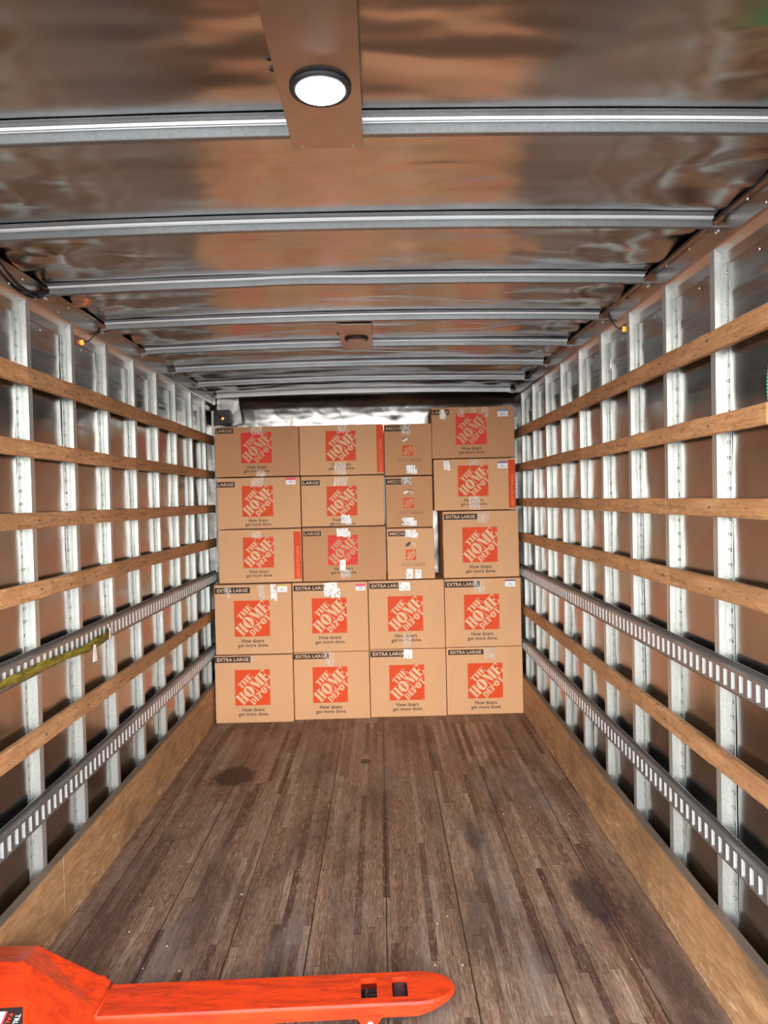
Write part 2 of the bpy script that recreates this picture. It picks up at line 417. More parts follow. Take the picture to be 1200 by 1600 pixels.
# plywood kick boards along the foot of both walls, butted sheets
for s in (-1, 1):
    bm = bmesh.new(); cuts = [YB, 1.22, 2.42, 2.905, 3.62, 4.60, 5.30, 6.1] if s < 0 else [YB, 1.62, 2.83, 4.05, 5.27, 6.1]
    for a, b in zip(cuts, cuts[1:]):
        j = random.uniform(-.0015, .0015)
        x0, x1 = sorted((s*(XK+j), s*(XI-.001)))
        bx(bm, *sorted((s*(XK+.006), s*(XI-.002))), b-.004, b+.004, .002, .27, 1)
        bx(bm, x0, x1, a+.0007, b-.0007, .001, .2876+random.uniform(-.002, .002), 0, .0006)
    struct('baseboard_'+SIDE[s], bm, [M['kick'], M['seam']])
# top rails: fascia flush with the studs, lip under the roof, sloping ledge back to the wall
for s in (-1, 1):
    bm = bmesh.new()
    pr = [(XI+.004, 2.606), (XI-.004, 2.606), (XI-.004, 2.528), (XI, 2.520), (XW-.012, 2.506), (XW-.006, 2.500), (XW-.006, 2.462), (XW+.004, 2.462), (XW+.004, 2.515), (XI+.004, 2.532)]
    prism(bm, [(s*p[0], p[1]) for p in pr], 'y', YB, 6.06)
    prism(bm, [(s*p[0], p[1]) for p in [(XI-.016, 2.600), (XI-.016, 2.606), (XI+.004, 2.606), (XI+.004, 2.600)]], 'y', YB, 6.06)
    y = .75
    while y < 6:
        dome(bm, (s*(XI-.004), y, 2.588+.006*math.sin(y*9)), (-s, 0, 0), .0055, 1)
        if random.random() < .5: dome(bm, (s*(XI-.004), y+.1, 2.54), (-s, 0, 0), .004, 1)
        y += .2032
    y = .9
    while y < 6:
        for q in (-.06, .05): dome(bm, (s*(XW-.004), y+q, 2.44), (-s, 0, 0), .0055, 1)
        y += .4064
    struct('trim_%d' % (1 if s < 0 else 2), bm, [M['rail'], M['rivet']])
# corner angle above the front wall
bm = bmesh.new(); prism(bm, [(6.02, 2.600), (6.02, 2.592), (6.09, 2.578), (6.10, 2.60)], 'x', -1.24, 1.24)
struct('trim_3', bm, M['front'])

# ------------------------------------------------------------------ studs
ORD = ['nearest to the camera', 'second from the camera', 'third from the camera', 'fourth from the camera', 'fifth from the camera',
       'sixth from the camera', 'seventh from the camera', 'eighth from the camera', 'ninth from the camera, right beside the boxes', 'tenth from the camera']
def stud(s, y, label):
    bm = bmesh.new(); z0, z1 = .012, 2.528
    def P(pts): prism(bm, [(s*a, b) for a, b in pts], 'z', z0, z1)
    nseg = 26; t = .0018; zz = [z0+(z1-z0)*i/nseg for i in range(nseg+1)]
    ph = random.uniform(0, 50)
    prof = lambda z: [(XI, y+.034+.0012*wob(ph, z, 2, 4)), (XI, y), (XI+.018, y-.0005), (XW-.003, y), (XW-.003, y-.012), (XW-.0045, y-.0135), (XW-.0045, y-.022), (XW-.003, y-.0235), (XW-.003, y-.040-.0035*wob(ph, z, 7, 6)),
                      (XW-.0005, y-.040-.0035*wob(ph, z, 7, 6)), (XW-.0005, y+t), (XI+t, y+t), (XI+t, y+.034)]
    rows = [[bm.verts.new((s*p[0], p[1], z)) for p in prof(z)] for z in zz]; n = len(rows[0])
    for i in range(nseg):
        for k in range(n): bm.faces.new([rows[i][k], rows[i][(k+1) % n], rows[i+1][(k+1) % n], rows[i+1][k]])
    bm.faces.new(rows[0]); bm.faces.new(rows[-1][::-1])
    z = .33 + random.uniform(0, .03)
    while z < 2.51:
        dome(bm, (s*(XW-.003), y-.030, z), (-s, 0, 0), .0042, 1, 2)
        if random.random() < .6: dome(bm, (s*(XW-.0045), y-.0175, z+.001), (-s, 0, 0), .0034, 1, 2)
        z += .0508
    # swaged seam lines down the flange
    for yy in (-.0245, -.0365): bx(bm, *sorted((s*(XW-.0034), s*(XW-.0028))), y+yy-.0007, y+yy+.0007, .3, 2.50, 2)
    o = obj('wall_stud', bm, [M['galv'], M['rivet'], M['seam']])
    return tag(o, label, 'wall stud', 'metal studs of the %s wall' % SIDE[s])
Y0 = 2.4002
for k in range(9): stud(1, Y0+.4064*k, 'galvanised metal stud on the right wall, ' + ORD[k])
for k in range(1, 9): stud(-1, Y0+.4064*k, 'galvanised metal stud on the left wall, ' + (ORD[k-1] if k < 8 else 'eighth from the camera, beside the boxes'))

# ------------------------------------------------------------------ wooden slats
SL = [(2.248, 2.179, 'topmost'), (1.966, 1.903, 'second from the top'), (1.691, 1.629, 'third from the top, at eye height'), (1.422, 1.354, 'fourth from the top, just above the upper metal track'), (.853, .780, 'lowest, between the two metal tracks')]
NEARY = {1: [2.035, 2.05, 1.45, 1.45, 1.45], -1: [1.45]*5}
CUT = {(-1, 0): [2.76, 3.98], (-1, 1): [2.80, 3.95, 5.0], (-1, 2): [3.1, 4.32], (-1, 3): [2.9, 3.65, 4.87], (-1, 4): [2.92, 3.76],
       (1, 0): [2.66, 3.88, 5.1], (1, 1): [2.73, 3.95], (1, 2): [2.78, 3.92, 5.1], (1, 3): [2.76, 4.0], (1, 4): [2.43, 3.62]}
for s in (-1, 1):
    for i, (zt, zb, w) in enumerate(SL):
        t = thing('wall_slat', 'worn wooden slat along the %s wall, %s' % (SIDE[s], w), 'slat', (s*XI, NEARY[s][i], zb), 'wooden slats of the %s wall' % SIDE[s])
        cuts = [NEARY[s][i]] + CUT[(s, i)] + [5.84]
        for a, b in zip(cuts, cuts[1:]):
            bm = bmesh.new(); j = random.uniform(-.0015, .0015); n = 14
            rows = []
            for q in range(n+1):
                y = a+.0014 + (b-a-.0028)*q/n - NEARY[s][i]
                wz = .0022*wob(y, i*3.1, s*7, 1.6); th = .0015*wob(y, i, s, 3)
                xo = -s*(XI-XS+th*.4); h = zt-zb
                rows.append([bm.verts.new(p) for p in [(-s*.0005, y, wz+j), (xo+s*.002, y, wz+j), (xo, y, wz+.003+j), (xo, y, h+wz-.003+th+j), (xo+s*.002, y, h+wz+th+j), (-s*.0005, y, h+wz+th+j)]])
            for q in range(n):
                for k in range(6): bm.faces.new([rows[q][k], rows[q][(k+1) % 6], rows[q+1][(k+1) % 6], rows[q+1][k]])
            bm.faces.new(rows[0]); bm.faces.new(rows[-1][::-1])
            # countersunk screws where the board crosses the studs
            for k in range(-2, 9):
                yk = Y0+.4064*k+.013
                if a+.04 < yk < b-.04: dome(bm, (-s*(XI-XS+.0004), yk-NEARY[s][i], (zt-zb)*random.uniform(.4, .6)), (-s, 0, 0), .0055, 1)
            obj('board', bm, [M['slat'], M['seam']], t)

# ------------------------------------------------------------------ slotted tie-down tracks
def track(s, zt, zb, y0, label):
    bm = bmesh.new(); xi, xo = XI-.0005, XS-.002
    def B(xa, xb, ya, yb, za, zb_, mi=0, bev=0): bx(bm, *sorted((s*xa, s*xb)), ya, yb, za, zb_, mi, bev)
    h = zt-zb; y1 = 5.84; st, sb = zt-h*.27, zt-h*.78
    # hat profile: thin flanges top and bottom, raised slotted face
    pf = lambda za, zb_, zi: prism(bm, [(s*a, b) for a, b in [(xi, za), (xi-.003, za), (xi-.003, (za+zi)/2), (xo, (za*.35+zi*.65)), (xo, zi), (xo+.012, zi), (xo+.012, za*.5+zi*.5), (xi, za*.8+zi*.2)]], 'y', y0, y1)
    pf(zt, 0, st); pf(zb, 0, sb)
    y = y0+.01
    while y < y1-.04:
        B(xo, xo+.012, y+.0012, y+.027, sb, st); B(xo+.0002, xo+.0125, y, y+.0012, sb-.001, st, 2); y += .0508  # door-facing edge of each bar carries the painted lit tone
    bx(bm, *sorted((s*(xo+.0135), s*(xo+.015))), y0, y1, zb+.004, zt-.004, 3)  # added dark sheet that paints the shade behind the slots
    y = y0+.03; k = 0
    while y < y1:
        for z in (zt-h*.05, zb+h*.05): dome(bm, (s*(xi-.003), y, z), (-s, 0, 0), .0036, 1)
        y += .1016
    o = obj('tie_down_track', bm, [M['etrack'], M['rivet'], M['slot_lit_edge'], M['darkplate']])
    return tag(o, label, 'tie-down track', 'slotted tie-down tracks')
track(-1, 1.162, 1.056, 1.45, 'upper slotted grey metal tie-down track on the left wall with yellow strap')
track(-1, .585, .470, 1.45, 'lower slotted grey metal tie-down track on the left wall')
track(1, 1.166, 1.058, 1.45, 'upper slotted grey metal tie-down track on the right wall')
track(1, .590, .480, 1.45, 'lower slotted grey metal tie-down track on the right wall')

# ------------------------------------------------------------------ roof bows
BL = ['just behind the lit lamp, nearest to the camera', 'second from the camera', 'third from the camera', 'fourth from the camera, before the unlit lamp', 'fifth from the camera, crossed by the unlit lamp plate',
      'sixth from the camera', 'seventh from the camera', 'farthest from the camera, above the front wall']
for k in range(-1, 8):
    if k == -1: continue
    y = BOW0 + BOWS*k; bm = bmesh.new(); n = 32; rows = []
    for i in range(n+1):
        x = -1.2135 + 2.427*i/n; c = crown(x) + (.004*math.exp(-((x+.2)/.18)**2) if k in (2, 6) else 0)
        pr = [(-.034, 2.6085), (-.034, 2.6065), (-.0145, 2.6055), (-.012, 2.6035), (-.0110, 2.5965), (-.0085, 2.5965), (-.0080, 2.6050), (-.0015, 2.6050), (-.0015, 2.5990), (.0003, 2.5965), (.001, 2.574), (.003, 2.572), (.020, 2.572), (.022, 2.575), (.024, 2.604), (.042, 2.606), (.042, 2.6085)]
        rows.append([bm.verts.new((x, y+p[0], p[1]+c)) for p in pr])
    m = len(rows[0])
    for i in range(n):
        for q in range(m): bm.faces.new([rows[i][q], rows[i][(q+1) % m], rows[i+1][(q+1) % m], rows[i+1][q]]).material_index = {3: 1, 4: 1, 5: 2, 6: 2, 8: 1}.get(q, 0)  # lip faces lightened as a highlight, gap faces darkened as shade
    bm.faces.new(rows[0]); bm.faces.new(rows[-1][::-1])
    for s in (-1, 1):                                # end clip and its rivets on the rail
        bx(bm, *sorted((s*1.205, s*1.2395)), y-.008, y+.030, 2.568, 2.574)
        for q in (.004, .022): dome(bm, (s*(XI-.0045), y+q+.012, 2.566), (-s, 0, 0), .0055, 1)
    tag(obj('roof_bow', bm, [M['lip'] if k == 7 else M['bow'], M['lip'], M['seam']]), 'galvanised roof bow under the ceiling, ' + BL[k], 'roof bow', 'roof bows')  # farthest bow takes the painted highlight tone all over

# ------------------------------------------------------------------ ceiling lamps
def lamp(y0, y1, yc, xc, lit, label):
    t = thing('ceiling_lamp', label, 'lamp', (0, yc, 2.585)); zc = 2.585
    bm = bmesh.new(); bx(bm, -.084, .091, y0-yc, y1-yc, .002, .006, 0, .001)
    for x in (-.084, .0895): bx(bm, x, x+.0015, y0-yc, y1-yc, .004, .034)
    for x, y in ((-.058, y1-yc-.010), (.066, y1-yc-.010)): dome(bm, (x, y, .002), (0, 0, -1), .004, 1)
    obj('mounting_plate', bm, [M['rail'], M['rivet']], t)
    bm = bmesh.new(); r = .062
    disc_stack(bm, (xc, 0, 0), [(r*1.02, .003), (r*1.06, -.002), (r*1.02, -.007), (r*.86, -.008), (r*.80, -.004), (r*.80, .0025)], 40)
    obj('bezel', bm, M['black'], t, True)
    bm = bmesh.new(); disc_stack(bm, (xc, 0, 0), [(r*.84, -.004), (r*.80, -.0095), (r*.6, -.0125), (r*.3, -.0138), (.001, -.014)], 36)
    obj('lens', bm, M['led'] if lit else M['rail'], t, True)
    for q in (-.05, -.085):
        bm = bmesh.new(); disc_stack(bm, (-.088, q, .01), [(.006, 0), (.007, .003), (.004, .008)], 12)
        obj('wire_grommet', bm, M['black'], t)
lamp(1.17, 1.80, 1.535, .006, True, 'lit round white ceiling lamp on a metal plate, nearest to the camera')
lamp(3.60, 4.235, 3.915, .006, False, 'unlit round ceiling lamp with a black ring, farther inside the truck')

# ------------------------------------------------------------------ lettering
_tm = {}
def text_verts(body, bold=.0):
    key = (body, bold)
    if key in _tm: return _tm[key]
    cu = bpy.data.curves.new('lettering', 'FONT'); cu.body = body; cu.size = 1.0; cu.offset = bold; cu.resolution_u = 2; cu.fill_mode = 'FRONT'
    o = bpy.data.objects.new('lettering', cu); C.objects.link(o)
    dg = bpy.context.evaluated_depsgraph_get(); dg.update()
    me = bpy.data.meshes.new_from_object(o.evaluated_get(dg))
    V = [(v.co.x, v.co.y) for v in me.vertices]; F = [tuple(p.vertices) for p in me.polygons]
    bpy.data.objects.remove(o); bpy.data.curves.remove(cu); bpy.data.meshes.remove(me)
    xs = [v[0] for v in V]; ys = [v[1] for v in V]
    _tm[key] = (V, F, min(xs), max(xs), min(ys), max(ys)); return _tm[key]
def put_text(bm, body, cx, cz, w, h, y, bold=0., mi=0, rot=0.):
    """text fitted into w x h (h of its full ink height) centred at cx, cz in the XZ plane at depth y"""
    V, F, x0, x1, y0, y1 = text_verts(body, bold)
    sx, sy = w/(x1-x0), h/(y1-y0); c, s = math.cos(rot), math.sin(rot); vs = []
    for x, z in V:
        a, b = (x-(x0+x1)/2)*sx, (z-(y0+y1)/2)*sy
        vs.append(bm.verts.new((cx+a*c-b*s, y, cz+a*s+b*c)))
    for f in F:
        try: bm.faces.new([vs[i] for i in f]).material_index = mi
        except ValueError: pass

# stencilled serif capitals drawn as polygons in a unit-high cell of width w
def arc(cx, cy, rx, ry, a0, a1, n=14): return [(cx+rx*math.cos(math.radians(a0+(a1-a0)*i/n)), cy+ry*math.sin(math.radians(a0+(a1-a0)*i/n))) for i in range(n+1)]
def stem(x, w, se=.05):
    return [[(x-se, 0), (x+w+se, 0), (x+w+se, .035), (x+w, .075), (x+w, .925), (x+w+se, .965), (x+w+se, 1), (x-se, 1), (x-se, .965), (x, .925), (x, .075), (x-se, .035)]]
def crescent(cx, cy, ro, rio, rx_in, a0, a1, n=16):
    out = arc(cx, cy, ro[0], ro[1], a0, a1, n); inn = arc(cx, cy, rx_in, rio, a1, a0, n); return out + inn
def gH(w): return stem(.06, .26*w/.8) + stem(w-.06-.26*w/.8, .26*w/.8) + [[(.06+.26*w/.8, .46), (w*.47, .46), (w*.47, .54), (.06+.26*w/.8, .54)], [(w*.55, .46), (w-.06-.26*w/.8, .46), (w-.06-.26*w/.8, .54), (w*.55, .54)]]
def gO(w):
    a = crescent(w/2, .5, (w/2, .52), .40, w*.10, 93, 267); b = crescent(w/2, .5, (w/2, .52), .40, w*.10, -87, 87); return [a, b]
def gT(w):
    m = w/2; t = .13
    return [[(m-t, .03), (m-t-.05, .0), (m+t+.05, .0), (m+t, .03), (m+t, .93), (m-t, .93)],
            [(0, 1), (0, .70), (.04, .72), (.12, .92), (m-t-.02, .94), (m-t-.02, 1)], [(w, 1), (w, .70), (w-.04, .72), (w-.12, .92), (m+t+.02, .94), (m+t+.02, 1)], [(m-t-.02, .93), (m+t+.02, .93), (m+t+.02, 1), (m-t-.02, 1)]]
def gE(w):
    q = .26*w/.62
    return stem(.06, q, .04) + [[(.06+q, .94), (w-.12, .92), (w-.03, .70), (w+.0, .70), (w, 1), (.06+q, 1)], [(.06+q, .06), (w-.10, .08), (w-.02, .33), (w+.02, .33), (w+.02, 0), (.06+q, 0)],
            [(.06+q, .47), (w*.72, .43), (w*.74, .34), (w*.80, .34), (w*.80, .66), (w*.74, .66), (w*.72, .57), (.06+q, .53)]]
def gD(w):
    q = .25; return stem(.06, q, .03) + [crescent(.06+q+.02, .5, (w-.10-q, .5), .43, (w-.10-q)*.42, -90, 90)]
def gP(w):
    q = .25; return stem(.06, q, .05) + [crescent(.06+q+.02, .72, (w-.10-q, .28), .21, (w-.10-q)*.40, -90, 90)]
def gM(w):
    s1 = .10
    return [[(0, 0), (s1+.10, 0), (s1+.10, .04), (s1+.01, .08), (s1+.01, .84), (s1-.03, .84), (s1-.03, .08), (0, .04)],
            [(0, 1), (.36, 1), (w*.54, .40), (w*.46, .02), (w*.42, .02), (s1, .90), (0, .96)],
            [(w*.50, .10), (w-.36, .98), (w-.36, .70), (w*.56, .0)],
            [(w-.35, 1), (w+.0, 1), (w+.0, .96), (w-.05, .93), (w-.05, .07), (w, .04), (w, 0), (w-.38, 0), (w-.38, .04), (w-.33, .07), (w-.33, .93)]]
G = {'H': gH, 'O': gO, 'T': gT, 'E': gE, 'D': gD, 'P': gP, 'M': gM}
WORDS = [('THE', .455, .925, .19, .36, [.62, .82, .66]), ('HOME', .165, 1.27, -.166, .163, [.76, .86, 1.02, .68]), ('DEPOT', .37, 1.10, -.375, -.195, [.74, .62, .68, .80, .66])]
def put_logo(bm, cx, cz, w, h, y, mi_bg, mi_fg, small=False):
    x0, z0 = cx-w/2, cz-h/2
    f = bm.faces.new([bm.verts.new((x0+a*w, y, z0+b*h)) for a, b in ((0, 0), (1, 0), (1, 1), (0, 1))]); f.material_index = mi_bg
    r2 = math.sqrt(.5)
    for word, s0, s1, t0, t1, ws in WORDS:
        hh = t1-t0; tot = sum(ws); gap = .03; k = (s1-s0)/(tot+gap*(len(ws)-1)); x = 0
        for ch, cw in zip(word, ws):
            for poly in G[ch](cw):
                vs = []
                for px, py in poly:
                    s = s0 + (x+px)*k; t = t0 + py*hh
                    vs.append(bm.verts.new((x0+(s-t)*r2*w, y-.0008, z0+(s+t)*r2*h)))
                try:
                    ff = bm.faces.new(vs); ff.material_index = mi_fg
                except ValueError: pass
            x += cw+gap
    c = (.955, .045)
    bm.faces.new([bm.verts.new((x0+(c[0]+.012*math.cos(t))*w, y-.0008, z0+(c[1]+.012*math.sin(t))*h)) for t in [2*PI*k/8 for k in range(8)]]).material_index = mi_fg

def blob_poly(bm, cx, cz, w, h, y, mi, rnd, n=18, jag=.12):
    """torn, roughly rectangular scrap"""
    pts = []
    per = [(-1, -1), (1, -1), (1, 1), (-1, 1)]
    for k in range(4):
        a, b = per[k], per[(k+1) % 4]
        for i in range(n//4):
            t = i/(n//4); jx = 1-rnd.random()*jag*2
            pts.append(((a[0]+(b[0]-a[0])*t)*jx, (a[1]+(b[1]-a[1])*t)*(1-rnd.random()*jag*2)))
    vs = [bm.verts.new((cx+p[0]*w/2, y, cz+p[1]*h/2)) for p in pts]; vb = [bm.verts.new((cx+p[0]*w/2, y+.0006, cz+p[1]*h/2)) for p in pts]
    bm.faces.new(vs).material_index = mi
    for i in range(len(pts)): bm.faces.new([vs[i], vb[i], vb[(i+1) % len(pts)], vs[(i+1) % len(pts)]]).material_index = mi

# ------------------------------------------------------------------ boxes
# name, type, ink, x0, x1, z0, z1, front depth y, items (kind, cx, cz, w, h) on the face, label
T = 'tape'; Wh = 'white'
BOX = [
('L','red',-1.151,-.503,1.906,2.294,5.56,[('label',.073,.356,.143,.041),('logo',.319,.222,.236,.238),(T,.326,.353,.086,.063),(T,.352,.021,.075,.046)],'large cardboard box with a red logo at the top left of the stack'),
('H','or',-.498,.148,1.904,2.294,5.56,[('logo',.319,.225,.231,.231),('strip',.623,.197,.054,.366),(T,.33,.355,.081,.058),(T,.312,.048,.087,.096)],'heavy duty large cardboard box in the top row beside the topmost medium box'),
('M','or',.157,.525,1.889,2.291,5.57,[('label',.104,.365,.197,.044),('logo',.182,.192,.08,.079),('hole0',.164,.279,.043,.037),('text',.197,.124,.22,.029),(Wh,.209,.041,.087,.075),(T,.168,.356,.075,.075)],'medium cardboard box, topmost of the three narrow medium boxes'),
('L','red',.528,1.17,2.014,2.413,5.58,[('label',.069,.358,.137,.04),('logo',.308,.225,.238,.241),('ship_blue',.554,.343,.081,.053),(Wh,.088,.336,.049,.09),(T,.232,.352,.052,.064),(T,.328,.371,.046,.046),(T,.417,.354,.052,.075)],'large cardboard box with a blue-topped label, highest of the whole stack'),
('L','or',-1.144,-.501,1.503,1.901,5.56,[('label',.068,.344,.141,.042),('logo',.312,.212,.238,.238),('ship_pink',.572,.363,.075,.055),(T,.309,.355,.098,.069)],'large cardboard box with a pink-topped label, second from the top at the left wall'),
('L','or',-.493,.144,1.507,1.900,5.56,[('label',.077,.339,.136,.039),('logo',.313,.195,.234,.231),(Wh,.344,.046,.087,.084),(T,.306,.345,.107,.069)],'large cardboard box with a white torn label over its slogan, second in its column'),
('M','or',.161,.524,1.486,1.885,5.57,[('label',.103,.356,.197,.043),('logo',.177,.189,.08,.08),('hole1',.178,.277,.083,.037),('text',.195,.118,.223,.029),(Wh,.178,.04,.118,.072),(T,.164,.361,.075,.061)],'medium cardboard box, middle one of the three narrow medium boxes'),
('H','or',.537,1.173,1.608,2.010,5.58,[('logo',.305,.228,.234,.24),('strip',.607,.199,.052,.373),('ship_purple',.537,.346,.077,.052),(Wh,.104,.345,.052,.085),(T,.312,.368,.067,.052),(T,.314,.057,.085,.105)],'heavy duty large cardboard box with a white label, under the highest box at the right'),
('H','or',-1.145,-.501,1.082,1.499,5.56,[('logo',.31,.235,.237,.237),('strip',.612,.208,.056,.367),(T,.299,.37,.075,.056)],'heavy duty large cardboard box at the left wall, above the extra large boxes'),
('L','red',-.493,.152,1.082,1.503,5.56,[('label',.077,.371,.136,.037),('logo',.312,.24,.231,.232),(Wh,.319,.37,.112,.078),('white2',.308,.124,.048,.086),(T,.328,.055,.088,.063)],'large cardboard box with a red logo and white tape across its middle'),
('M','or',.162,.53,1.082,1.482,5.57,[('label',.11,.355,.197,.038),('logo',.185,.189,.079,.081),('hole2',.186,.273,.085,.041),('text',.204,.116,.221,.029),(Wh,.192,.35,.104,.07),('white2',.17,.042,.056,.081),('white2',.237,.039,.051,.073)],'medium cardboard box with an open hand hole, lowest of the three narrow medium boxes'),
('X','or',.600,1.189,1.082,1.604,5.58,[('label',.139,.476,.259,.044),('logo',.286,.256,.271,.274),(T,.316,.471,.084,.085)],'extra large cardboard box standing third from the floor at the right wall'),
('X','or',-1.178,-.585,.534,1.077,5.525,[('label',.14,.496,.269,.046),('logo',.286,.277,.273,.277),('ship_yellow',.525,.504,.075,.055),(Wh,.458,.470,.052,.146),(T,.368,.486,.055,.121),(T,.105,.485,.046,.092)],'extra large cardboard box with a yellow-topped label, second row up at left wall'),
('X','or',-.580,.004,.535,1.078,5.55,[('label',.148,.497,.276,.043),('logo',.283,.281,.27,.273),(Wh,.308,.472,.131,.133),('ship_pink',.529,.496,.075,.052)],'extra large cardboard box with a pink-topped label, in the second row from the floor'),
('X','or',.009,.598,.539,1.078,5.57,[('label',.145,.495,.271,.043),('logo',.284,.275,.272,.274),('white2',.282,.488,.091,.07),(T,.289,.065,.07,.105)],'extra large cardboard box with plain white scraps, under the lowest medium box'),
('X','or',.604,1.200,.538,1.076,5.59,[('label',.14,.492,.271,.047),('logo',.287,.273,.274,.275),('ship_purple',.513,.494,.079,.055),(T,.272,.475,.088,.105)],'extra large cardboard box with a purple-topped label, second row up at right wall'),
('X','or',-1.192,-.590,.0,.528,5.535,[('label',.141,.493,.277,.046),('logo',.289,.274,.271,.276),(T,.297,.500,.052,.05)],'extra large cardboard box on the truck floor against the left wall'),
('X','or',-.586,.002,.0,.531,5.575,[('label',.138,.496,.275,.043),('logo',.281,.271,.271,.28),(T,.279,.473,.076,.112)],'extra large cardboard box on the truck floor, second from the left wall'),
('X','or',.007,.602,.0,.534,5.595,[('label',.148,.497,.282,.048),('logo',.287,.269,.274,.277),('white2',.300,.494,.070,.076)],'extra large cardboard box on the truck floor, second from the right wall'),
('X','or',.608,1.208,.0,.534,5.61,[('label',.154,.493,.276,.04),('logo',.303,.265,.274,.277),(T,.347,.485,.094,.094)],'extra large cardboard box on the truck floor against the right wall'),
]
DEP = {'L': .40, 'H': .40, 'M': .52, 'X': .50}
SIZE = {'L': 'LARGE', 'M': 'MEDIUM', 'X': 'EXTRA LARGE'}
def on_box(name, build, mats, root, label=None, smooth=False):
    b = bmesh.new(); build(b); o = obj(name, b, mats, root, smooth, recalc=False)
    if label: o['label'] = label
    return o
def build_box(idx, typ, ink, x0, x1, z0, z1, yf, items, label):
    rnd = random.Random(idx*13+5)
    w, h, d = x1-x0, z1-z0-.004, DEP[typ]; dark = ink == 'red' or typ == 'M' and z0 > 1.2
    cm = M['cardr'] if dark else M['card']; lm = M['letterr'] if dark else M['letter']; im = M['logo_red'] if ink == 'red' else M['logo_or']
    bm = bmesh.new(); n = 10; m = 10
    # shell: rounded carton with slightly bowed sides, closed flaps on top with a taped slit
    bx(bm, 0, w, 0, d, 0, h-.003, 0, .004)
    bx(bm, .0015, w-.0015, .0015, d/2-.001, h-.0035, h, 0, .001); bx(bm, .0015, w-.0015, d/2+.001, d-.0015, h-.0035, h, 0, .001)
    root = obj('cardboard_box', bm, cm)
    root.location = (x0, yf, z0); root.rotation_euler = (0, 0, rnd.uniform(-.003, .003))
    tag(root, label, 'cardboard box', 'stacked moving boxes')
    e = -.0012
    for kind, cx, cz, iw, ih in items:
        if kind == 'label':
            on_box('size_label', lambda b: (b.faces.new([b.verts.new((cx+a*iw/2, e, cz+c*ih/2)) for a, c in ((-1, -1), (1, -1), (1, 1), (-1, 1))]),
                put_text(b, SIZE[typ], cx, cz, iw*.88, ih*.58, e-.0008, .006 if typ == 'M' else .022, 1)), [M['ink'], lm], root, 'black label with pale lettering')
        elif kind == 'logo':
            sz = (iw+ih)/2
            on_box('printed_logo', lambda b: put_logo(b, cx, cz, iw, ih, e, 0, 1), [im, lm], root, 'orange square logo with pale stencil letters')
            if typ != 'M':
                def slog(b):
                    s = sz/.275; zb = cz-ih/2
                    put_text(b, 'How doers', cx+.002, zb-.034*s, .172*s, .030*s, e, .012)
                    put_text(b, 'get more done.', cx+.004, zb-.073*s, .236*s, .036*s, e, .012)
                on_box('slogan_lettering', slog, M['ink'], root)
        elif kind == 'text':
            def small(b):
                put_text(b, 'QUICKLY ESTIMATE YOUR PACKING', cx-.004, cz+.0075, iw*.82, .008, e, 0)
                put_text(b, 'SUPPLY NEEDS AT', cx-.055, cz-.0075, iw*.36, .008, e, 0)
                put_text(b, 'HOMEDEPOT.COM', cx+.042, cz-.0075, iw*.42, .008, e, .02)
            on_box('small_lettering', small, M['ink'], root)
        elif kind == 'strip':
            def st(b):
                b.faces.new([b.verts.new((cx+a*iw/2, e, cz+c*ih/2)) for a, c in ((-1, -1), (1, -1), (1, 1), (-1, 1))])
                put_text(b, 'HEAVY DUTY LARGE', cx+.002, cz-ih*.14, ih*.67, iw*.40, e-.0008, .015, 1, PI/2)
            on_box('corner_strip', st, [M['logo_or'], M['strip_letter']], root, 'orange strip down the right edge')
        elif kind.startswith('ship'):
            col = kind.split('_')[1]
            def sh(b):
                bx(b, cx-iw/2, cx+iw/2, e-.0008, e, cz-ih/2, cz+ih/2)
                bx(b, cx-iw/2, cx+iw/2, e-.0014, e-.0009, cz+ih*.12 if col == 'pink' else cz+ih*.28, cz+ih/2, 1)
                for q in range(2): bx(b, cx-iw*.2, cx+iw*(.15+.1*q), e-.0014, e-.0009, cz-ih*.06-q*.009, cz-ih*.06-q*.009+.0022, 2)
            on_box('shipping_label', sh, [M['paper'], M[col], M['ink']], root, 'white label with a %s top' % col)
        elif kind.startswith('hole'):
            def ho(b, kind=kind):  # flat shapes without a recess; black paints the shade inside the hole
                lf = [(-1, -.5), (-.9, 0), (-.5, .7), (-.05, 1), (-.05, .15), (-.35, -.6), (-.8, -1)]
                if kind == 'hole0':
                    P = [([(-1, -.9), (-1, -.2), (-.2, .6), (1, 1), (.9, .1), (.3, -.5), (-.5, -1)], 1, e), ([(-1, -.2), (-.2, .6), (1, 1), (1, .75), (-.1, .3), (-.9, -.45)], 0, e-.0006)]
                elif kind == 'hole1':
                    P = [([(x, z) for x, z in lf] + [], 1, e), ([(-x, z) for x, z in lf][::-1], 2, e), ([(-.95, -.2), (-.5, .7), (0, 1), (.5, .7), (.95, -.2), (.5, .35), (0, .65), (-.5, .35)], 0, e-.0006)]
                else:
                    P = [(lf, 0, e), ([(-x, z) for x, z in lf][::-1], 2, e)]
                for pts, mi, yy in P:
                    b.faces.new([b.verts.new((cx+px*iw/2, yy, cz+pz*ih/2)) for px, pz in pts]).material_index = mi
            on_box('hand_hole', ho, [M['black'], M['paper'], M['letter']], root, 'hand hole with a bent flap')
        elif kind == 'white':
            def wh(b):
                blob_poly(b, cx-iw*.08, cz+ih*.08, iw*.84, ih*.84, e-.0016, 0, rnd, 16, .06); blob_poly(b, cx+iw*.22, cz-ih*.12, iw*.56, ih*.62, e-.0024, 0, rnd, 16, .08)
            on_box('torn_label', wh, M['torn'], root, 'torn white paper label')
        elif kind == 'white2':
            on_box('torn_label', lambda b: blob_poly(b, cx, cz, iw, ih, e-.0024, 0, rnd, 16, .04), M['torn'], root, 'torn white paper label')
        elif kind == T:
